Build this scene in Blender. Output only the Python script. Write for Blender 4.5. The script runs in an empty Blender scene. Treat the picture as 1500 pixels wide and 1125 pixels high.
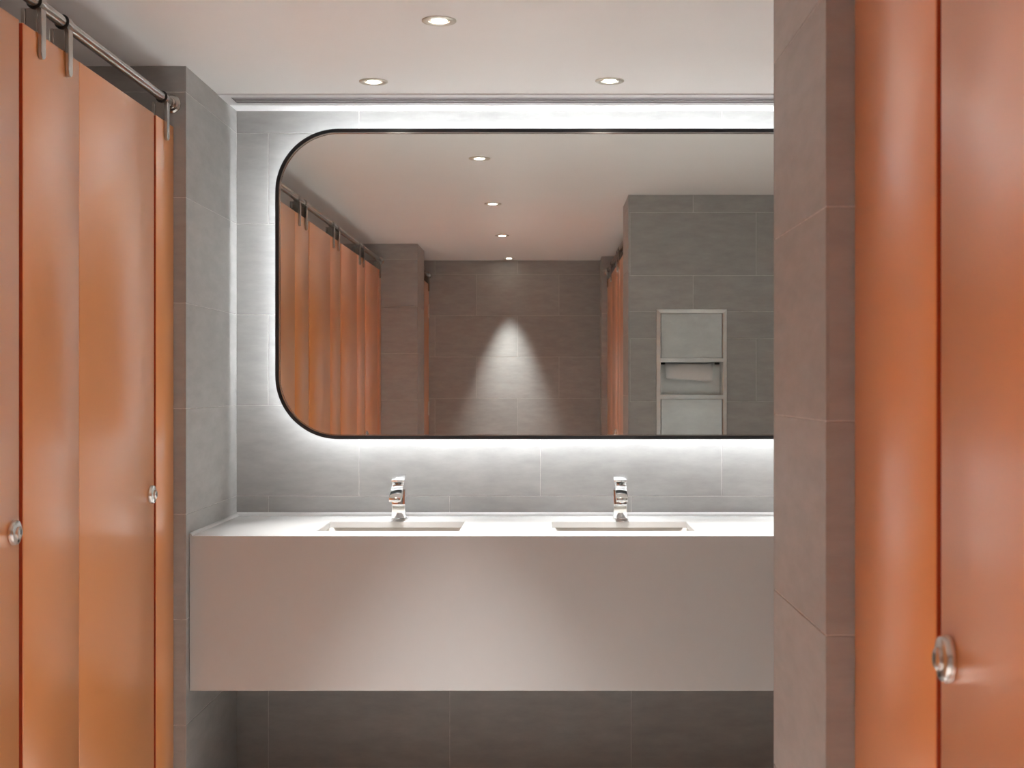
import bpy, bmesh, math, random
from mathutils import Vector, Matrix
random.seed(7)
S = bpy.context.scene
COL = S.collection
E = 1.30            # eye height; X right, Y away from the camera, Z up

# ------------------------------------------------------------------ camera
FPX = 1969.0
cam_d = bpy.data.cameras.new('camera')
cam_d.sensor_width = 36.0
cam_d.lens = FPX / 1500 * 36
cam_d.shift_x = -50 / 1500
cam_d.shift_y = 2 / 1500
cam_d.clip_start = 0.02
cam_d.dof.use_dof = True
cam_d.dof.focus_distance = 4.1
cam_d.dof.aperture_fstop = 10.0
cam = bpy.data.objects.new('camera', cam_d)
cam.location = (0, 0, E)
cam.rotation_euler = (math.pi / 2, 0, 0)
COL.objects.link(cam)
S.camera = cam

# ------------------------------------------------------------------ world / exposure
w = bpy.data.worlds.new('world'); S.world = w
w.use_nodes = True
w.node_tree.nodes['Background'].inputs[0].default_value = (0.9, 0.85, 0.8, 1)
w.node_tree.nodes['Background'].inputs[1].default_value = 0.02
vs = S.view_settings
vs.view_transform = 'Standard'; vs.look = 'None'; vs.exposure = 1.6; vs.gamma = 1.0
vs.use_curve_mapping = False
S.cycles.diffuse_bounces = 7
S.cycles.max_bounces = 14
S.cycles.glossy_bounces = 6
BEAM_W = 180.0          # aisle downlights
VANITY_W = 76.0         # downlights over the vanity
REAR_W = 70.0           # last downlight of the aisle
CUBICLE_W = 40.0        # downlights inside the cubicles
SPOT_COL = (0.985, 0.99, 0.985)
LED_STRENGTH = 12.5     # strip behind the mirror
LED_COL = (0.93, 0.97, 1.0)

# ------------------------------------------------------------------ materials
MATS = {}
def mat(name, col, rough=0.5, metal=0.0, spec=0.5, noise=None, bump=None, rand=0.0, coat=0.0, emit=None, aniso=None):
    m = bpy.data.materials.new(name); m.use_nodes = True
    nt = m.node_tree; N = nt.nodes; L = nt.links
    b = N['Principled BSDF']
    b.inputs['Base Color'].default_value = (*col, 1)
    b.inputs['Roughness'].default_value = rough
    b.inputs['Metallic'].default_value = metal
    b.inputs['Specular IOR Level'].default_value = spec
    b.inputs['Coat Weight'].default_value = coat; b.inputs['Coat Roughness'].default_value = 0.30
    tc = N.new('ShaderNodeTexCoord')
    fac = None
    if noise:
        sc, amt, stretch = noise
        mp = N.new('ShaderNodeMapping'); mp.inputs['Scale'].default_value = stretch
        oi = N.new('ShaderNodeObjectInfo')
        ad = N.new('ShaderNodeVectorMath'); ad.operation = 'ADD'
        mu = N.new('ShaderNodeMath'); mu.operation = 'MULTIPLY'; mu.inputs[1].default_value = 37.0
        L.new(oi.outputs['Random'], mu.inputs[0])
        L.new(tc.outputs['Object'], ad.inputs[0]); L.new(mu.outputs[0], ad.inputs[1])
        L.new(ad.outputs[0], mp.inputs[0])
        nz = N.new('ShaderNodeTexNoise'); nz.inputs['Scale'].default_value = sc; nz.inputs['Detail'].default_value = 6
        nz.inputs['Roughness'].default_value = 0.65
        L.new(mp.outputs[0], nz.inputs['Vector'])
        mr = N.new('ShaderNodeMapRange')
        mr.inputs['From Min'].default_value = 0.3; mr.inputs['From Max'].default_value = 0.7
        mr.inputs['To Min'].default_value = 1 - amt; mr.inputs['To Max'].default_value = 1 + amt
        L.new(nz.outputs[0], mr.inputs[0])
        fac = mr.outputs[0]
        if rand:
            m2 = N.new('ShaderNodeMapRange'); m2.inputs['To Min'].default_value = 1 - rand; m2.inputs['To Max'].default_value = 1 + rand
            L.new(oi.outputs['Random'], m2.inputs[0])
            mm = N.new('ShaderNodeMath'); mm.operation = 'MULTIPLY'
            L.new(fac, mm.inputs[0]); L.new(m2.outputs[0], mm.inputs[1]); fac = mm.outputs[0]
        vm = N.new('ShaderNodeVectorMath'); vm.operation = 'SCALE'
        vm.inputs[0].default_value = col
        L.new(fac, vm.inputs['Scale'])
        L.new(vm.outputs[0], b.inputs['Base Color'])
        if bump:
            bp = N.new('ShaderNodeBump'); bp.inputs['Strength'].default_value = bump; bp.inputs['Distance'].default_value = 0.002
            L.new(nz.outputs[0], bp.inputs['Height']); L.new(bp.outputs[0], b.inputs['Normal'])
    if emit:
        b.inputs['Emission Color'].default_value = (*emit[0], 1)
        b.inputs['Emission Strength'].default_value = emit[1]
    MATS[name] = m
    return m

TILE = mat('grey_porcelain_tile', (0.375, 0.370, 0.358), 0.50, spec=0.4, noise=(9, 0.10, (1, 1, 3.2)), bump=0.12, rand=0.04)
GROUT = mat('pale_grout', (0.58, 0.57, 0.55), 0.9, noise=(40, 0.15, (1, 1, 1)))
FLOORT = mat('floor_tile', (0.58, 0.57, 0.55), 0.4, noise=(6, 0.12, (1, 1, 1)), bump=0.1, rand=0.04)
CEIL = mat('white_satin_ceiling_paint', (0.90, 0.89, 0.88), 0.38, spec=0.35, noise=(3, 0.012, (1, 1, 1)))
PLASTER = mat('cubicle_wall', (0.30, 0.27, 0.25), 0.6, noise=(4, 0.06, (1, 1, 1)))
ORANGE = mat('orange_laminate', (0.92, 0.350, 0.092), 0.34, spec=0.9, coat=1.0, noise=(2.0, 0.012, (1, 1, 1)))
STEEL = mat('brushed_stainless', (0.50, 0.48, 0.45), 0.22, metal=1.0, noise=(60, 0.015, (1, 1, 1)))
STEELP = mat('satin_stainless_panel', (0.78, 0.80, 0.79), 0.33, metal=1.0, noise=(7, 0.10, (1, 1, 2.0)), bump=0.05)
CHROME = mat('polished_chrome', (0.86, 0.86, 0.86), 0.05, metal=1.0, noise=(5, 0.01, (1, 1, 1)))
DARK = mat('dark_plastic', (0.02, 0.018, 0.016), 0.45, noise=(20, 0.1, (1, 1, 1)))
FRAMEM = mat('dark_grey_metal', (0.045, 0.045, 0.048), 0.3, metal=0.6, noise=(20, 0.05, (1, 1, 1)))
MIRROR = mat('mirror_silvering', (0.83, 0.845, 0.82), 0.0, metal=1.0)
WHITE = mat('white_solid_surface', (0.58, 0.575, 0.565), 0.20, spec=0.5, noise=(30, 0.008, (1, 1, 1)))
CERAMIC = mat('white_ceramic', (0.60, 0.57, 0.53), 0.12, spec=0.5, noise=(30, 0.005, (1, 1, 1)))
WHITEP = mat('white_powder_coat', (0.72, 0.72, 0.72), 0.4, noise=(30, 0.02, (1, 1, 1)))
VENTG = mat('grey_vent_metal', (0.10, 0.10, 0.10), 0.45, noise=(30, 0.04, (1, 1, 1)))
SLATM = mat('light_grey_slat', (0.50, 0.50, 0.50), 0.4, noise=(30, 0.04, (1, 1, 1)))
HINGEM = mat('satin_aluminium', (0.75, 0.73, 0.70), 0.4, metal=0.8, noise=(30, 0.04, (1, 1, 1)))
PAPER = mat('paper_towel', (0.80, 0.79, 0.78), 0.9, spec=0.1, noise=(50, 0.03, (1, 1, 1)), bump=0.2)
RING = mat('brushed_nickel_bezel', (0.66, 0.62, 0.55), 0.35, metal=0.85, noise=(30, 0.05, (1, 1, 1)))
REFL = mat('bright_reflector', (0.80, 0.76, 0.68), 0.3, metal=0.5, noise=(30, 0.02, (1, 1, 1)))
LOCKM = mat('polished_steel_lock', (0.72, 0.70, 0.67), 0.25, metal=1.0, noise=(30, 0.03, (1, 1, 1)))
GAP_SHADE = mat('maroon_gap_shade', (0.42, 0.05, 0.006), 0.7, noise=(30, 0.05, (1, 1, 1)))  # deep shade of the orange door gaps, put into the colour
WALLP = mat('pale_painted_wall', (0.78, 0.78, 0.77), 0.6, noise=(4, 0.02, (1, 1, 1)))
LENS = mat('downlight_lens', (0.9, 0.9, 0.85), 0.4, emit=((1.0, 0.93, 0.82), 14.0))
LED = mat('led_strip', (0.9, 0.9, 0.9), 0.5, emit=(LED_COL, LED_STRENGTH))

# ------------------------------------------------------------------ mesh helpers
def box(bm, x0, x1, y0, y1, z0, z1):
    vs_ = [bm.verts.new(c) for c in ((x0,y0,z0),(x1,y0,z0),(x1,y1,z0),(x0,y1,z0),(x0,y0,z1),(x1,y0,z1),(x1,y1,z1),(x0,y1,z1))]
    for f in ((0,3,2,1),(4,5,6,7),(0,1,5,4),(1,2,6,5),(2,3,7,6),(3,0,4,7)):
        bm.faces.new([vs_[i] for i in f])
    return bm
def bevel(bm, wd, seg=2):
    bmesh.ops.bevel(bm, geom=bm.edges[:], offset=wd, segments=seg, affect='EDGES', profile=0.5, clamp_overlap=True)
    return bm
def prism(bm, pts, axis, a0, a1):
    """extrude a closed outline along axis ('x','y','z')"""
    def P(p, a):
        return {'x': (a, p[0], p[1]), 'y': (p[0], a, p[1]), 'z': (p[0], p[1], a)}[axis]
    A = [bm.verts.new(P(p, a0)) for p in pts]; B = [bm.verts.new(P(p, a1)) for p in pts]
    n = len(pts)
    bm.faces.new(A); bm.faces.new(B[::-1])
    for i in range(n):
        bm.faces.new((A[i], B[i], B[(i+1) % n], A[(i+1) % n]))
    bmesh.ops.recalc_face_normals(bm, faces=bm.faces[:])
    return bm
def lathe(bm, prof, axis='z', seg=40, cap=True):
    """prof: (radius, height) list, revolved about axis"""
    rings = []
    for r, h in prof:
        ring = []
        for i in range(seg):
            a = 2*math.pi*i/seg; c, s = r*math.cos(a), r*math.sin(a)
            ring.append(bm.verts.new({'z': (c, s, h), 'x': (h, c, s), 'y': (s, h, c)}[axis]))
        rings.append(ring)
    for A, B in zip(rings, rings[1:]):
        for i in range(seg):
            bm.faces.new((A[i], A[(i+1) % seg], B[(i+1) % seg], B[i]))
    if cap:
        bm.faces.new(rings[0][::-1]); bm.faces.new(rings[-1])
    bmesh.ops.recalc_face_normals(bm, faces=bm.faces[:])
    return bm
def grid_slab(bm, us, vs_, holes, axis, a0, a1):
    """slab with rectangular holes; cells of the us x vs_ grid whose index is in holes are left open"""
    def P(u, v, a):
        return {'x': (a, u, v), 'y': (u, a, v), 'z': (u, v, a)}[axis]
    V0 = {}; V1 = {}
    for i, u in enumerate(us):
        for j, v in enumerate(vs_):
            V0[i, j] = bm.verts.new(P(u, v, a0)); V1[i, j] = bm.verts.new(P(u, v, a1))
    nu, nv = len(us) - 1, len(vs_) - 1
    solid = lambda i, j: 0 <= i < nu and 0 <= j < nv and (i, j) not in holes
    for i in range(nu):
        for j in range(nv):
            if not solid(i, j): continue
            q = [(i, j), (i+1, j), (i+1, j+1), (i, j+1)]
            bm.faces.new([V0[k] for k in q]); bm.faces.new([V1[k] for k in q[::-1]])
            for (a, b_), (di, dj) in (((0, 1), (0, -1)), ((1, 2), (1, 0)), ((2, 3), (0, 1)), ((3, 0), (-1, 0))):
                if not solid(i+di, j+dj):
                    bm.faces.new((V0[q[a]], V1[q[a]], V1[q[b_]], V0[q[b_]]))
    bmesh.ops.delete(bm, geom=[v for v in bm.verts if not v.link_faces], context='VERTS')
    bmesh.ops.recalc_face_normals(bm, faces=bm.faces[:])
    return bm
def to_mesh(name, bm, m, smooth=False):
    me = bpy.data.meshes.new(name); bm.to_mesh(me); bm.free()
    me.materials.append(m)
    if smooth:
        for p in me.polygons: p.use_smooth = True
        try: me.set_sharp_from_angle(angle=math.radians(35))
        except Exception: pass
    return me
def obj(name, bm, m, parent=None, smooth=False, loc=(0, 0, 0)):
    o = bpy.data.objects.new(name, to_mesh(name, bm, m, smooth)); COL.objects.link(o)
    o.parent = parent; o.location = loc
    return o
def tag(o, label=None, cat=None, group=None, kind=None):
    if label: o['label'] = label
    if cat: o['category'] = cat
    if group: o['group'] = group
    if kind: o['kind'] = kind
    return o
def thing(name, label, cat, loc=(0, 0, 0), group=None):
    o = bpy.data.objects.new(name, None); COL.objects.link(o)
    o.empty_display_size = 0.05; o.location = loc
    return tag(o, label, cat, group)
def struct(name, bm, m, label=None, smooth=False):
    o = obj(name, bm, m, None, smooth); o['kind'] = 'structure'
    if label: o['label'] = label
    return o
def copy_tree(o, parent=None):
    c = o.copy(); COL.objects.link(c); c.parent = parent
    for ch in list(o.children): copy_tree(ch, c)
    return c
def rrect(x0, x1, z0, z1, r, n=14):
    pts = []
    for cx, cz, a0 in ((x1-r, z1-r, 0), (x0+r, z1-r, 90), (x0+r, z0+r, 180), (x1-r, z0+r, 270)):
        for i in range(n+1):
            a = math.radians(a0 + 90*i/n); pts.append((cx + r*math.cos(a), cz + r*math.sin(a)))
    return pts

# ------------------------------------------------------------------ tiles on walls
TILE_CACHE = {}
GAP = 0.0022; TT = 0.005
def tile_mesh(wd, ht, m):
    key = (round(wd, 4), round(ht, 4), m.name)
    if key not in TILE_CACHE:
        bm = bmesh.new(); box(bm, -wd/2, wd/2, 0, TT, -ht/2, ht/2)
        top = [e for e in bm.edges if all(abs(v.co.y) < 1e-6 for v in e.verts)]
        bmesh.ops.bevel(bm, geom=top, offset=0.0007, segments=1, affect='EDGES')
        TILE_CACHE[key] = to_mesh('tile', bm, m)
    return TILE_CACHE[key]
def subtract(r, h):
    x0, x1, y0, y1 = r; a0, a1, b0, b1 = h
    if a0 >= x1 or a1 <= x0 or b0 >= y1 or b1 <= y0: return [r]
    out = []
    if b1 < y1: out.append((x0, x1, max(b1, y0), y1))
    if b0 > y0: out.append((x0, x1, y0, min(b0, y1)))
    m0, m1 = max(b0, y0), min(b1, y1)
    if a0 > x0: out.append((x0, a0, m0, m1))
    if a1 < x1: out.append((a1, x1, m0, m1))
    return out
def tile_face(parent, origin, udir, ndir, u0, u1, z0, z1, joint_z, joint_u, pitch_u=0.6, pitch_z=0.3, parity=0, hole=None, m=TILE):
    """tiles in half bond on a vertical face. origin: point of the face plane at u=0, z=0; ndir: out of the wall.
    joint_z: height of one bed joint (row index 0 starts there), joint_u: a head joint of even rows"""
    ud = Vector(udir); nd = Vector(ndir)
    # local tile axes: x = u, y = into the wall, z = up
    ax = ud if ud.cross(-nd).z > 0 else -ud
    R = Matrix((ax, -nd, Vector((0, 0, 1)))).transposed().to_4x4()
    k0 = math.floor((z0 - joint_z)/pitch_z); k1 = math.ceil((z1 - joint_z)/pitch_z)
    for k in range(k0, k1):
        za, zb = max(z0, joint_z + k*pitch_z), min(z1, joint_z + (k+1)*pitch_z)
        if zb - za < 0.012: continue
        ju = joint_u + (pitch_u/2 if (k + parity) % 2 else 0)
        i0 = math.floor((u0 - ju)/pitch_u); i1 = math.ceil((u1 - ju)/pitch_u)
        for i in range(i0, i1):
            ua, ub = max(u0, ju + i*pitch_u), min(u1, ju + (i+1)*pitch_u)
            if ub - ua < 0.008: continue
            for (a, b_, c, d) in (subtract((ua, ub, za, zb), hole) if hole else [(ua, ub, za, zb)]):
                g0 = GAP/2 if a > u0 + 1e-6 else 0; g1 = GAP/2 if b_ < u1 - 1e-6 else 0
                h0 = GAP/2 if c > z0 + 1e-6 else 0; h1 = GAP/2 if d < z1 - 1e-6 else 0
                a2, b2, c2, d2_ = a+g0, b_-g1, c+h0, d-h1
                if b2-a2 < 0.004 or d2_-c2 < 0.004: continue
                o = bpy.data.objects.new('tile', tile_mesh(b2-a2, d2_-c2, m)); COL.objects.link(o)
                off = random.uniform(-0.0004, 0.0002)
                p = Vector(origin) + ud*((a2+b2)/2) + nd*off; p.z = (c2+d2_)/2
                o.matrix_world = Matrix.Translation(p) @ R
                mw = o.matrix_world.copy(); o.parent = parent; o.matrix_world = mw

# ------------------------------------------------------------------ key dimensions (metres, from the camera)
CZ = E + 0.907            # ceiling
YB = 4.445                # mirror wall
XL = -1.023               # alcove side wall
YP = 3.82                 # front of the side wall beside the doors
XR = 1.55                 # far side of the alcove
PX, PY0, PY1 = 0.391, 1.88, 2.31      # right pier
RX, RY0, RY1 = -0.823, -0.36, 0.10    # rear left pier
YR = -1.05                # wall behind the camera
XO_L, XO_R = -2.30, 1.95  # outer walls of the cubicles
JZ = E - 0.066            # bed joint
JR = E - 0.094
B = 0.0014                 # grout bed sits this far behind the tile faces

# ------------------------------------------------------------------ setting
fl = struct('floor', box(bmesh.new(), XO_L-0.1, XO_R+0.1, YR-0.1, YB+0.1, -0.1, -0.003), GROUT)
bmf = {}
for i in range(-4, 4):
    for j in range(-2, 8):
        x0, y0 = i*0.6+0.1, j*0.6+0.05
        x1, y1 = min(x0+0.6, XO_R), min(y0+0.6, YB); x0 = max(x0, XO_L); y0 = max(y0, YR)
        if x1-x0 < 0.02 or y1-y0 < 0.02: continue
        key = (round(x1-x0, 4), round(y1-y0, 4))
        if key not in bmf:
            bm = bmesh.new(); box(bm, -key[0]/2+0.001, key[0]/2-0.001, -key[1]/2+0.001, key[1]/2-0.001, -0.008, 0)
            bmf[key] = to_mesh('floor_tile', bm, FLOORT)
        o = bpy.data.objects.new('floor_tile', bmf[key]); COL.objects.link(o)
        o.location = ((x0+x1)/2, (y0+y1)/2, 0); o.parent = fl
# ceiling with the vent slot cut out
VX0, VX1, VY0, VY1 = -0.990, 1.50, 4.217, 4.300
bm = bmesh.new()
grid_slab(bm, [XO_L-0.1, VX0, VX1, XO_R+0.1], [YR-0.1, VY0, VY1, YB+0.1], {(1, 1)}, 'z', CZ, CZ+0.09)
struct('ceiling', bm, CEIL)

wb = struct('wall_back', box(bmesh.new(), XL-0.1, XR+0.1, YB+B, YB+0.12, 0, CZ), GROUT)
tile_face(wb, (0, YB, 0), (1, 0, 0), (0, -1, 0), XL, XR, 0, CZ, JZ, -0.6185, parity=1)
wl = struct('wall_left_alcove', box(bmesh.new(), -1.75, XL-B, YP+B, YB+B, 0, CZ), GROUT)
tile_face(wl, (XL, 0, 0), (0, 1, 0), (1, 0, 0), YP, YB, 0, CZ, JZ, YP, pitch_u=2.0)
tile_face(wl, (0, YP, 0), (1, 0, 0), (0, -1, 0), -1.75, XL, 0, CZ, JZ, XL, parity=1)
struct('wall_right_alcove', box(bmesh.new(), XR, XR+0.12, PY1, YB+B, 0, CZ), WALLP)

# right pier, with the niche of the paper dispenser cut into it
DX0, DX1, DZ0, DZ1 = 0.524, 0.860, E-0.78, E+0.363
bm = bmesh.new()
box(bm, PX+B, XO_R+0.1, PY0+B, PY1-0.12, 0, CZ)
grid_slab(bm, [PX+B, DX0+0.012, DX1-0.012, XO_R+0.1], [0, DZ0+0.012, DZ1-0.012, CZ], {(1, 1)}, 'y', PY1-0.12, PY1-B)
wp = struct('wall_right_pier', bm, GROUT)
tile_face(wp, (PX, 0, 0), (0, 1, 0), (-1, 0, 0), PY0, PY1, 0, CZ, JZ+0.016, PY0, pitch_u=2.0)
tile_face(wp, (0, PY0, 0), (1, 0, 0), (0, -1, 0), PX, 1.2, 0, CZ, JZ+0.016, PX, parity=1)
tile_face(wp, (0, PY1, 0), (1, 0, 0), (0, 1, 0), PX, XR, 0, CZ, E-0.077, 0.40, parity=0, hole=(DX0+0.012, DX1-0.012, DZ0+0.012, DZ1-0.012))

wr = struct('wall_rear', box(bmesh.new(), XO_L-0.1, XO_R+0.1, YR-0.12, YR-B, 0, CZ), GROUT)
tile_face(wr, (0, YR, 0), (1, 0, 0), (0, 1, 0), -0.95, 0.6, 0, CZ, JR, -0.2065, parity=1)
wq = struct('wall_left_pier', box(bmesh.new(), XO_L, RX-B, RY0+B, RY1-B, 0, CZ), GROUT)
tile_face(wq, (0, RY1, 0), (1, 0, 0), (0, 1, 0), -1.6, RX, 0, CZ, JR, RX, parity=1, pitch_u=1.6)
tile_face(wq, (RX, 0, 0), (0, 1, 0), (1, 0, 0), RY0, RY1, 0, CZ, JR, RY0, pitch_u=2.0)
tile_face(wq, (0, RY0, 0), (1, 0, 0), (0, -1, 0), -1.6, RX, 0, CZ, JR, RX)
ws = struct('wall_right_rear_pier', box(bmesh.new(), 0.39+B, XO_R+0.1, YR-B, -0.74-B, 0, CZ), GROUT)
tile_face(ws, (0.39, 0, 0), (0, 1, 0), (-1, 0, 0), YR, -0.74, 0, CZ, JR, YR, pitch_u=2.0)
tile_face(ws, (0, -0.74, 0), (1, 0, 0), (0, 1, 0), 0.39, 1.0, 0, CZ, JR, 0.39, parity=1)
struct('wall_left', box(bmesh.new(), XO_L-0.12, XO_L, YR-0.1, YB+0.1, 0, CZ), PLASTER)
struct('wall_right', box(bmesh.new(), XO_R, XO_R+0.12, YR-0.1, YB+0.1, 0, CZ), PLASTER)

# ------------------------------------------------------------------ vanity unit
vy0 = 3.85; vtop = E-0.431; vbot = E-0.875
van = thing('vanity_counter', 'long white solid surface vanity counter with deep plain apron under the mirror', 'vanity', (XL, YB, vbot))
def vpart(name, bm, m, smooth=False, parent=None):
    o = obj(name, bm, m, parent or van, smooth)
    if (parent or van) is van: o.location = (-XL, -YB, -vbot)
    return o
SINKS = [(-0.682, -0.258), (0.018, 0.442)]
SY0, SY1 = 3.975, 4.245
XE = XR - 0.002
bm = bmesh.new()
grid_slab(bm, [XL+0.001, SINKS[0][0], SINKS[0][1], SINKS[1][0], SINKS[1][1], XE], [vy0+0.0201, SY0, SY1, YB-0.001], {(1, 1), (3, 1)}, 'z', vtop-0.018, vtop)
sharp = [e for e in bm.edges if len(e.link_faces) == 2 and e.calc_face_angle(0) > 1 and all(v.co.z > vtop-0.001 for v in e.verts)]
bmesh.ops.bevel(bm, geom=sharp, offset=0.0015, segments=2, affect='EDGES')
vpart('worktop', bm, WHITE)
vpart('apron', bevel(box(bmesh.new(), XL+0.001, XE, vy0, vy0+0.02, vbot, vtop), 0.0012, 2), WHITE)
vpart('underside_panel', box(bmesh.new(), XL+0.002, XE-0.001, vy0+0.02, YB-0.001, vbot+0.004, vbot+0.02), WHITE)
bm = bmesh.new(); prism(bm, [(YB-0.011, vtop), (YB-0.001, vtop), (YB-0.001, vtop+0.012), (YB-0.004, vtop+0.012), (YB-0.009, vtop+0.006)], 'x', XL+0.001, XE)
vpart('upstand_bead', bm, WHITE)
bm = bmesh.new(); prism(bm, [(XL+0.001, vtop), (XL+0.009, vtop), (XL+0.006, vtop+0.005), (XL+0.001, vtop+0.008)], 'y', vy0+0.002, YB-0.011)
vpart('side_bead', bm, WHITE)
for (sx0, sx1) in SINKS:
    bm = bmesh.new()
    levels = [(0.006, 0.0), (0.004, -0.02), (-0.012, -0.075), (-0.04, -0.105)]
    rings = []
    for ex, dz in levels:
        pts = rrect(sx0-ex, sx1+ex, SY0-ex, SY1+ex, 0.03+max(ex, 0), 6)
        rings.append([bm.verts.new((p[0], p[1], vtop-0.018+dz)) for p in pts])
    n = len(rings[0])
    for A, C in zip(rings, rings[1:]):
        for i in range(n): bm.faces.new((A[i], A[(i+1) % n], C[(i+1) % n], C[i]))
    bm.faces.new(rings[-1])
    bmesh.ops.recalc_face_normals(bm, faces=bm.faces[:])
    bmesh.ops.reverse_faces(bm, faces=bm.faces[:])
    bs = vpart('basin', bm, CERAMIC, True)
    sm = bs.modifiers.new('thickness', 'SOLIDIFY'); sm.thickness = 0.01; sm.offset = -1
    bm = bmesh.new(); lathe(bm, [(0.001, 0.004), (0.014, 0.004), (0.022, 0.003), (0.024, 0.0)], 'z', 24, False)
    d = obj('drain', bm, CHROME, bs, True); d.location = ((sx0+sx1)/2, (SY0+SY1)/2+0.03, vtop-0.1225)

# ------------------------------------------------------------------ taps
def make_tap(x, label):
    t = thing('basin_mixer_tap', label, 'faucet', (x, 4.333, vtop), 'square chrome taps on the vanity')
    hw = 0.0215
    obj('base_ring', bevel(box(bmesh.new(), -hw-0.001, hw+0.001, -0.0235, 0.0235, 0, 0.004), 0.001, 1), CHROME, t)
    bm = bmesh.new(); box(bm, -hw, hw, -0.0225, 0.0225, 0.004, 0.098); bevel(bm, 0.002)
    obj('body', bm, CHROME, t, True)
    # spout: slopes down and forward from the top of the body
    bm = bmesh.new()
    prism(bm, [(0.015, 0.120), (-0.0226, 0.120), (-0.125, 0.079), (-0.125, 0.066), (-0.0226, 0.082), (0.015, 0.098)], 'x', -0.0185, 0.0185)
    bevel(bm, 0.0015)
    sp = obj('spout', bm, CHROME, t, True)
    bm = bmesh.new(); lathe(bm, [(0.004, -0.004), (0.009, -0.004), (0.0095, 0.004)], 'z', 20)
    a = obj('aerator', bm, CHROME, sp, True); a.location = (0, -0.108, 0.0672)
    # lever: thin plate rising towards the wall
    bm = bmesh.new()
    prism(bm, [(-0.034, 0.121), (-0.034, 0.127), (0.026, 0.144), (0.026, 0.138), (0.005, 0.121)], 'x', -0.0205, 0.0205)
    bevel(bm, 0.0012)
    obj('lever', bm, CHROME, t, True)
    return t
make_tap(-0.474, 'square chrome basin tap nearer the grey side wall and orange doors')
make_tap(0.238, 'square chrome basin tap nearer the paper towel wall, farther from orange doors')

# ------------------------------------------------------------------ backlit mirror
MX0, MX1, MZ0, MZ1, MR = -0.876, 1.36, E-0.174, E+0.830, 0.205
MF, MBK = 4.345, 4.375
mi = thing('backlit_mirror', 'wide round-cornered backlit mirror in thin dark metal frame', 'mirror', ((MX0+MX1)/2, YB, (MZ0+MZ1)/2))
ML = (-(MX0+MX1)/2, -YB, -(MZ0+MZ1)/2)
def ring_frame(bm, outer, inner, y0, y1):
    n = len(outer)
    o0 = [bm.verts.new((p[0], y0, p[1])) for p in outer]; i0 = [bm.verts.new((p[0], y0, p[1])) for p in inner]
    o1 = [bm.verts.new((p[0], y1, p[1])) for p in outer]; i1 = [bm.verts.new((p[0], y1, p[1])) for p in inner]
    for k in range(n):
        j = (k+1) % n
        for q in ((o0[k], o0[j], i0[j], i0[k]), (o1[k], i1[k], i1[j], o1[j]), (o0[k], o1[k], o1[j], o0[j]), (i0[k], i0[j], i1[j], i1[k])):
            bm.faces.new(q)
    bmesh.ops.recalc_face_normals(bm, faces=bm.faces[:])
    return bm
def inset(d, n=24): return rrect(MX0+d, MX1-d, MZ0+d, MZ1-d, MR-d, n)
bm = ring_frame(bmesh.new(), inset(0), inset(0.011), MF, MBK)
obj('frame', bm, FRAMEM, mi, True, ML)
bm = ring_frame(bmesh.new(), inset(0.0111), inset(0.0145), MF+0.003, MF+0.009)
obj('inner_trim', bm, STEEL, mi, True, ML)
bm = prism(bmesh.new(), inset(0.0112), 'y', MF+0.009, MF+0.014)
obj('glass', bm, MIRROR, mi, False, ML)
bm = prism(bmesh.new(), inset(0.0112), 'y', MF+0.0145, MBK-0.001)
obj('back_plate', bm, WHITEP, mi, False, ML)
bm = prism(bmesh.new(), inset(0.052), 'y', MBK-0.0005, YB-0.001)
obj('back_box', bm, WHITEP, mi, False, ML)
bm = ring_frame(bmesh.new(), inset(0.048), inset(0.0515), MBK+0.003, MBK+0.013)
tag(obj('led_strip', bm, LED, mi, False, ML), 'glowing white light strip behind the glass')

# ------------------------------------------------------------------ linear ceiling vent
ve = thing('linear_ceiling_vent', 'long slotted grey air vent with white border in the ceiling above mirror', 'vent', (VX0, VY0, CZ))
VL = (-VX0, -VY0, -CZ)
bm = bmesh.new()
grid_slab(bm, [XL+0.001, VX0, VX1, XR-0.001], [4.180, VY0, VY1, 4.330], {(1, 1)}, 'z', CZ-0.004, CZ-0.0002)
obj('border', bm, WHITEP, ve, False, VL)
bm = bmesh.new()
grid_slab(bm, [VX0, VX0+0.002, VX1-0.002, VX1], [VY0, VY0+0.002, VY1-0.002, VY1], {(1, 1)}, 'z', CZ-0.003, CZ+0.075)
box(bm, VX0, VX1, VY0, VY1, CZ+0.075, CZ+0.078)
obj('duct_box', bm, VENTG, ve, False, VL)
for k in range(3):
    yc = VY0+0.016+k*0.0255
    bm = bmesh.new(); prism(bm, [(yc-0.006, CZ-0.003), (yc+0.006, CZ-0.003), (yc+0.009, CZ+0.02), (yc+0.003, CZ+0.02)], 'x', VX0+0.002, VX1-0.002)
    obj('slat', bm, SLATM, ve, False, VL)

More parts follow.
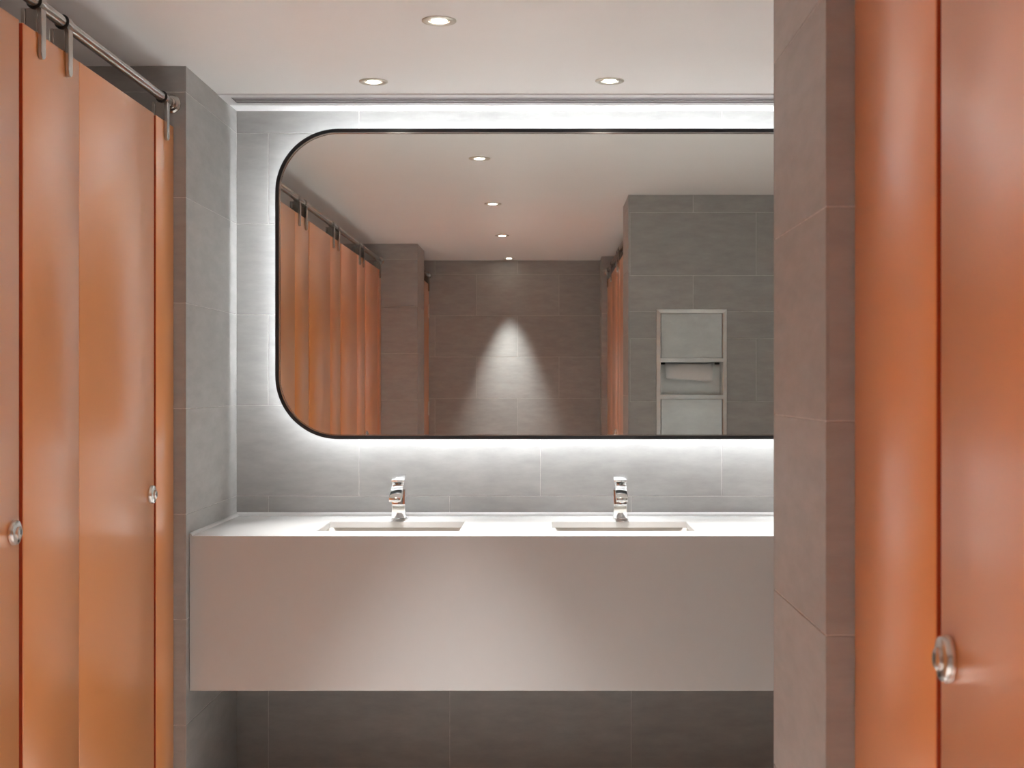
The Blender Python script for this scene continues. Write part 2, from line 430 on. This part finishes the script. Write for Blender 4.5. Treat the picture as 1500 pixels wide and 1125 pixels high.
# ------------------------------------------------------------------ recessed downlights
def downlight_proto():
    t = thing('recessed_downlight', 'x', 'downlight', (0, 0, CZ))
    bm = bmesh.new(); lathe(bm, [(0.043, 0.0), (0.043, -0.0025), (0.040, -0.0045), (0.034, -0.0045), (0.0265, -0.0030), (0.0255, -0.0005)], 'z', 40, False)
    obj('bezel', bm, RING, t, True)
    bm = bmesh.new(); lathe(bm, [(0.0195, -0.0010), (0.019, -0.003), (0.016, -0.0038), (0.001, -0.004)], 'z', 32, False)
    obj('lens', bm, LENS, t, True)
    bm = bmesh.new(); lathe(bm, [(0.026, -0.0006), (0.0196, -0.0014)], 'z', 32, False)
    obj('reflector', bm, REFL, t, True)
    return t
dl = downlight_proto()
LAMPS = []
LIGHTS = [(-0.515, 4.01, 'round ceiling downlight just above the mirror top nearer the grey side wall'),
          (0.189, 4.00, 'round ceiling downlight just above the mirror top farther from the grey side wall'),
          (0.893, 4.00, 'round ceiling downlight above the vanity end hidden beyond the tiled dispenser pier'),
          (-0.266, 3.34, 'round ceiling downlight centred in the aisle just before the vanity counter'),
          (-0.266, 2.00, 'round downlight in the mirror, second of the aisle row from the vanity'),
          (-0.266, 0.58, 'round downlight in the mirror, third of the aisle row from the vanity'),
          (-0.266, -0.88, 'round downlight in the mirror closest to the far brown tiled wall')]
IN_CUB = ['recessed downlight inside the cubicle whose orange door is next to the vanity', 'recessed downlight inside the second orange cubicle from the vanity',
          'recessed downlight inside the third orange cubicle from the vanity', 'recessed downlight inside the fourth orange cubicle beside the brown pier',
          'recessed downlight inside the cubicle beside the dispenser pier', 'recessed downlight inside the cubicle beside the far brown wall']
def beam(t, watts):
    ld = bpy.data.lights.new('downlight_beam', 'SPOT'); ld.energy = watts; ld.color = SPOT_COL
    ld.spot_size = math.radians(46); ld.spot_blend = 1.0; ld.shadow_soft_size = 0.022
    l = bpy.data.objects.new('downlight_beam', ld); COL.objects.link(l); l.parent = t; l.location = (0, 0, -0.030)
SETS = [(x, y, lab, 'recessed ceiling downlights', W) for (x, y, lab), W in zip(LIGHTS, (VANITY_W, VANITY_W, VANITY_W, 0.50*BEAM_W, BEAM_W, BEAM_W, REAR_W))]
SETS += [(x, y, lab, 'downlights inside the cubicles', CUBICLE_W) for lab, (x, y) in zip(IN_CUB, ((-1.62, 3.2), (-1.62, 2.3), (-1.62, 1.35), (-1.62, 0.45), (1.05, 1.15), (1.05, 0.1)))]
for i, (x, y, lab, grp, W) in enumerate(SETS):
    t = dl if i == 0 else copy_tree(dl)
    t.location = (x, y, CZ); tag(t, lab, 'downlight', grp)
    downs = t, W
    LAMPS.append(downs)
for t, W in LAMPS: beam(t, W)

# ------------------------------------------------------------------ cubicle fronts
TOPZ = E + 0.734; PT = 0.025; RAILZ = E + 0.799
def capsule(y0, y1, z0, z1, n=8):
    r = (y1-y0)/2; cy = (y0+y1)/2
    return [(y1, z1), (y0, z1)] + [(cy + r*math.cos(math.radians(180+180*i/n)), z0 + r + r*math.sin(math.radians(180+180*i/n))) for i in range(n+1)]
def hanger_meshes():
    bm = bmesh.new()
    zt = RAILZ-0.014 - TOPZ; zb = -0.054
    prism(bm, capsule(-0.0125, 0.0125, zb, zt), 'x', 0.0005, 0.0095)          # leg on the aisle face
    prism(bm, capsule(-0.0125, 0.0125, zb, zt), 'x', -PT-0.0095, -PT-0.0005)  # leg behind
    box(bm, -PT-0.0004, 0.0004, -0.0115, 0.0115, 0.0005, zt)                  # saddle on the panel's top edge
    bevel(bm, 0.0012, 1)
    bm2 = bmesh.new()
    lathe(bm2, [(0.0132, -0.014), (0.0165, -0.014), (0.0168, -0.012), (0.0168, 0.012), (0.0165, 0.014), (0.0132, 0.014)], 'y', 28, False)
    bm3 = bmesh.new()
    lathe(bm3, [(0.0132, -0.0150), (0.0168, -0.0150), (0.0168, -0.0141), (0.0132, -0.0141)], 'y', 28, False)
    return to_mesh('hanger_clip', bm, STEEL, True), to_mesh('collar', bm2, STEEL, True), to_mesh('gasket', bm3, DARK, True)
H1, H2, H3 = hanger_meshes()
RAILDX = -0.006     # rail centre relative to the aisle face
def add_hanger(parent, x, y, sgn, base):
    h = bpy.data.objects.new('hanger_clip', H1); COL.objects.link(h); h.parent = parent
    h.location = Vector((x, y, TOPZ)) - Vector(base)
    if sgn < 0: h.rotation_euler = (0, 0, math.pi)
    for nm, me in (('collar', H2), ('gasket', H3)):
        c = bpy.data.objects.new(nm, me); COL.objects.link(c); c.parent = h
        c.location = (RAILDX, 0, RAILZ-TOPZ)
def lock_meshes():
    bm = bmesh.new(); lathe(bm, [(0.024, 0.0), (0.0255, 0.001), (0.0255, 0.006), (0.0235, 0.010), (0.018, 0.0115), (0.010, 0.012)], 'x', 40)
    b2 = bmesh.new(); lathe(b2, [(0.0125, 0.0115), (0.0120, 0.0150), (0.0095, 0.0165)], 'x', 30)
    b3 = bmesh.new(); prism(b3, [(0.0022*math.cos(a), 0.0055*math.sin(a)+0.001) for a in [i*math.pi/8 for i in range(16)]], 'x', 0.0160, 0.0170)
    b4 = bmesh.new(); prism(b4, [(0.003*math.cos(a), 0.003*math.sin(a)-0.0165) for a in [i*math.pi/6 for i in range(12)]], 'x', 0.0105, 0.0122)
    return (to_mesh('lock_rose', bm, LOCKM, True), to_mesh('turn_knob', b2, LOCKM, True), to_mesh('coin_slot', b3, DARK), to_mesh('indicator', b4, DARK))
K = lock_meshes()
def add_lock(parent, x, y, sgn, base):
    l = bpy.data.objects.new('lock_rose', K[0]); COL.objects.link(l); l.parent = parent
    l.location = Vector((x, y, E-0.292)) - Vector(base)
    if sgn < 0: l.rotation_euler = (0, 0, math.pi)
    for nm, me in zip(('turn_knob', 'coin_slot', 'indicator'), K[1:]):
        c = bpy.data.objects.new(nm, me); COL.objects.link(c); c.parent = l
def xr(xf, sgn, a, b_):     # depth range behind the aisle face
    p, q = xf - sgn*a, xf - sgn*b_
    return min(p, q), max(p, q)
def cub_panel(xf, sgn, y0, y1, hangers, label, group, stop_at=None):
    base = ((xf - sgn*PT/2), (y0+y1)/2, 0)
    t = thing('cubicle_pilaster', label, 'panel', base, group)
    x0, x1 = xr(xf, sgn, 0, PT)
    bm = bmesh.new(); box(bm, x0, x1, y0, y1, 0.001, TOPZ); bevel(bm, 0.002, 2)
    neg = tuple(-c for c in base)
    obj('board', bm, ORANGE, t, True, neg)
    if stop_at is not None:     # rebate strip plus added edge strip; maroon paints the shade in the lock-side gap
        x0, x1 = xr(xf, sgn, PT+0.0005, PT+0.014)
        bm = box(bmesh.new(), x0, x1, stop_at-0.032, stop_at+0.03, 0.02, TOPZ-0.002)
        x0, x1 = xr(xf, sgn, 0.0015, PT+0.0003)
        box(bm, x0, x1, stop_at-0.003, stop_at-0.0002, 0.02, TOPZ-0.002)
        obj('gap_shade_stop', bm, GAP_SHADE, t, False, neg)
    for y in hangers: add_hanger(t, xf, y, sgn, base)
    return t
def cub_door(xf, sgn, y0, y1, label, group, lock=True, hinges_at=None):
    base = ((xf - sgn*PT/2), (y0+y1)/2, 0)
    t = thing('door', label, 'door', base, group)
    t['kind'] = 'thing'
    x0, x1 = xr(xf, sgn, 0, PT)
    neg = tuple(-c for c in base)
    bm = bmesh.new(); box(bm, x0, x1, y0+0.0015, y1-0.021, 0.012, TOPZ); bevel(bm, 0.0015, 2)
    lf = obj('leaf', bm, ORANGE, t, True, neg)
    if lock: add_lock(t, xf, y1-0.054, sgn, base)
    if hinges_at is not None:
        for z in (E+0.535, E-0.165, E-1.0):
            bm = bmesh.new(); lathe(bm, [(0.001, -0.05), (0.007, -0.05), (0.007, 0.05), (0.001, 0.05)], 'z', 16, False)
            h = obj('hinge', bm, HINGEM, t, True)
            h.location = Vector((xf + sgn*0.004, hinges_at, z)) - Vector(base)
    return t
def rail(xf, sgn, y0, y1, label):
    base = (xf + sgn*RAILDX, y1, RAILZ)
    t = thing('head_rail', label, 'rail', base, 'steel cubicle head rails')
    L_ = y1-y0
    bm = bmesh.new(); lathe(bm, [(0.013, 0.0), (0.013, -L_)], 'y', 28)
    obj('tube', bm, STEEL, t, True)
    for yy, d in ((0, -1), (-L_, 1)):
        bm = bmesh.new(); lathe(bm, [(0.0265, 0.0), (0.0265, d*0.006), (0.022, d*0.011), (0.0165, d*0.012), (0.0165, d*0.030), (0.0135, d*0.031)], 'y', 32)
        f = obj('wall_flange', bm, STEEL, t, True); f.location = (0, yy, 0)

XD = -1.058; GL = 'orange cubicle front along the long aisle side'
# long bank: panels and doors, far to near
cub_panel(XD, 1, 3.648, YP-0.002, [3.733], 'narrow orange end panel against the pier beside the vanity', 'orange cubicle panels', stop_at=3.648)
cub_door(XD, 1, 3.046, 3.648, 'orange cubicle door next to the narrow end panel beside the vanity', 'orange cubicle doors')
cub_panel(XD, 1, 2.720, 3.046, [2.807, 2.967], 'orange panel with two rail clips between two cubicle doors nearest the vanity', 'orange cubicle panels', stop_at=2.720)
cub_door(XD, 1, 2.118, 2.720, 'orange cubicle door opposite the tiled pier, second from the vanity', 'orange cubicle doors')
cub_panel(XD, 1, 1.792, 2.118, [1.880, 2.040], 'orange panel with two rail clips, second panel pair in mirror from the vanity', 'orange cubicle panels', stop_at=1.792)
cub_door(XD, 1, 1.190, 1.792, 'orange cubicle door reflected in the mirror, third from the vanity', 'orange cubicle doors')
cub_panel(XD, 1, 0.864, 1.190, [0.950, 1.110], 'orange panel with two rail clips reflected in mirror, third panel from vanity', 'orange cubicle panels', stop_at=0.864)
cub_door(XD, 1, 0.262, 0.864, 'orange cubicle door reflected in mirror, fourth from the vanity, next brown pier', 'orange cubicle doors')
cub_panel(XD, 1, RY1+0.002, 0.262, [0.180], 'narrow orange end panel reflected in the mirror against the brown pier', 'orange cubicle panels', stop_at=None)
rail(XD, 1, RY1+0.0005, YP-0.0005, 'long steel head rail over the orange fronts beside the vanity')
# short bank facing it, from the paper-towel pier back
XQ = 0.431
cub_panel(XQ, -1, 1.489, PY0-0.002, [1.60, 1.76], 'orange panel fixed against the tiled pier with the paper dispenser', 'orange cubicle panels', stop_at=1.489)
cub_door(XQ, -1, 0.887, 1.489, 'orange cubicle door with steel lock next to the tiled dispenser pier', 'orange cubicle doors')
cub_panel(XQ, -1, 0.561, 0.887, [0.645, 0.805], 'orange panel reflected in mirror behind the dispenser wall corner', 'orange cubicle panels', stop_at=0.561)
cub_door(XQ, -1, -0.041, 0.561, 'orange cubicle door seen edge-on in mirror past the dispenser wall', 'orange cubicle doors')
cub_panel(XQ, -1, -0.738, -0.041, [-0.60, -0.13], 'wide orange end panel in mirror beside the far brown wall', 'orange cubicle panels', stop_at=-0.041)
rail(XQ, -1, -0.7395, PY0-0.0005, 'steel head rail over the orange fronts beside the dispenser pier')
# rear door on the long side, behind the left pier
XS = -0.852
cub_panel(XS, 1, YR+0.001, -0.986, [-1.001], 'slim orange jamb panel in mirror corner against the far brown wall', 'orange cubicle panels')
cub_door(XS, 1, -0.984, RY0-0.004, 'orange hinged door in mirror recessed behind the brown tiled pier', 'orange cubicle doors', lock=False, hinges_at=-0.974)
rail(XS, 1, YR+0.0005, RY0-0.0005, 'short steel head rail in mirror over the recessed hinged door')

# ------------------------------------------------------------------ paper dispenser
de = thing('paper_towel_dispenser', 'recessed stainless steel paper towel dispenser and waste bin in grey wall', 'dispenser', ((DX0+DX1)/2, PY1, DZ0))
DL = (-(DX0+DX1)/2, -PY1, -DZ0)
FW = 0.021
o4 = [(DX0, DZ0), (DX1, DZ0), (DX1, DZ1), (DX0, DZ1)]
def mitre(bm):
    """mitred picture-frame profile"""
    def ringv(d, y): return [bm.verts.new((x + d*sx, y, z + d*sz)) for (x, z), (sx, sz) in zip(o4, ((1, 1), (-1, 1), (-1, -1), (1, -1)))]
    rs = [ringv(0, PY1+0.0008), ringv(0.002, PY1+0.007), ringv(FW-0.003, PY1+0.011), ringv(FW, PY1+0.009), ringv(FW, PY1-0.02)]
    for A, C in zip(rs, rs[1:]):
        for i in range(4): bm.faces.new((A[i], A[(i+1) % 4], C[(i+1) % 4], C[i]))
    bmesh.ops.recalc_face_normals(bm, faces=bm.faces[:])
    return bm
fr = obj('surround_frame', mitre(bmesh.new()), STEELP, de, False, DL)
ix0, ix1, iz0, iz1 = DX0+FW+0.0015, DX1-FW-0.0015, DZ0+FW+0.0015, DZ1-FW-0.0015
zs1a, zs1b, zs2a, zs2b = E+0.110, E+0.130, E-0.066, E-0.045
ud = obj('upper_door', bevel(box(bmesh.new(), ix0+0.001, ix1-0.001, PY1-0.012, PY1+0.004, zs1b+0.001, iz1), 0.001, 1), STEELP, de, False, DL)
ld_ = obj('lower_door', bevel(box(bmesh.new(), ix0+0.001, ix1-0.001, PY1-0.012, PY1+0.004, iz0, zs2a-0.001), 0.001, 1), STEELP, de, False, DL)
for a, b_ in ((zs1a, zs1b), (zs2a, zs2b)):
    obj('shelf_lip', bevel(box(bmesh.new(), DX0+FW-0.004, DX1-FW+0.004, PY1-0.015, PY1+0.012, a, b_), 0.003, 2), STEELP, de, True, DL)
bm = bmesh.new()
yb_ = PY1-0.105
box(bm, ix0-0.002, ix1+0.002, yb_, yb_+0.002, zs2a, zs1b); box(bm, ix0-0.002, ix0, yb_, PY1-0.016, zs2a, zs1b); box(bm, ix1, ix1+0.002, yb_, PY1-0.016, zs2a, zs1b)
box(bm, ix0, ix1, yb_, PY1-0.016, zs2a, zs2a+0.002)
box(bm, ix0, ix1, yb_, PY1-0.060, zs1b-0.004, zs1b-0.002)
obj('recess_liner', bm, STEELP, de, False, DL)
for s in (0, 1):
    xa = ix0+0.001 if s == 0 else ix1-0.030
    obj('bracket', bevel(box(bmesh.new(), xa, xa+0.022, PY1-0.050, PY1-0.030, zs1a-0.010, zs1a-0.001), 0.002, 1), DARK, de, False, DL)
# the towel hanging out of the slot
bm = bmesh.new(); nu, nv = 14, 10; G = {}
for i in range(nu+1):
    for j in range(nv+1):
        u, v = i/nu, j/nv
        low = 0.083 - 0.010*max(0, (u-0.72)/0.28)*0 - 0.004*math.sin(u*5.0)
        if u < 0.25: low -= 0.010*(0.25-u)/0.25
        x = 0.570 + 0.228*u - (0.008*v if u > 0.9 else 0)*0 + 0.006*v*(0.5-u)
        y = PY1-0.045 + 0.028*math.sin(v*1.6) + 0.003*math.sin(u*7+v*2)*v
        G[i, j] = bm.verts.new((x, y, zs1a-0.003 - low*v))
for i in range(nu):
    for j in range(nv): bm.faces.new((G[i, j], G[i+1, j], G[i+1, j+1], G[i, j+1]))
pw = obj('paper_towel', bm, PAPER, None, True)
sm = pw.modifiers.new('thickness', 'SOLIDIFY'); sm.thickness = 0.0015
tag(pw, 'white paper towel sheet hanging from the steel dispenser slot', 'paper towel')
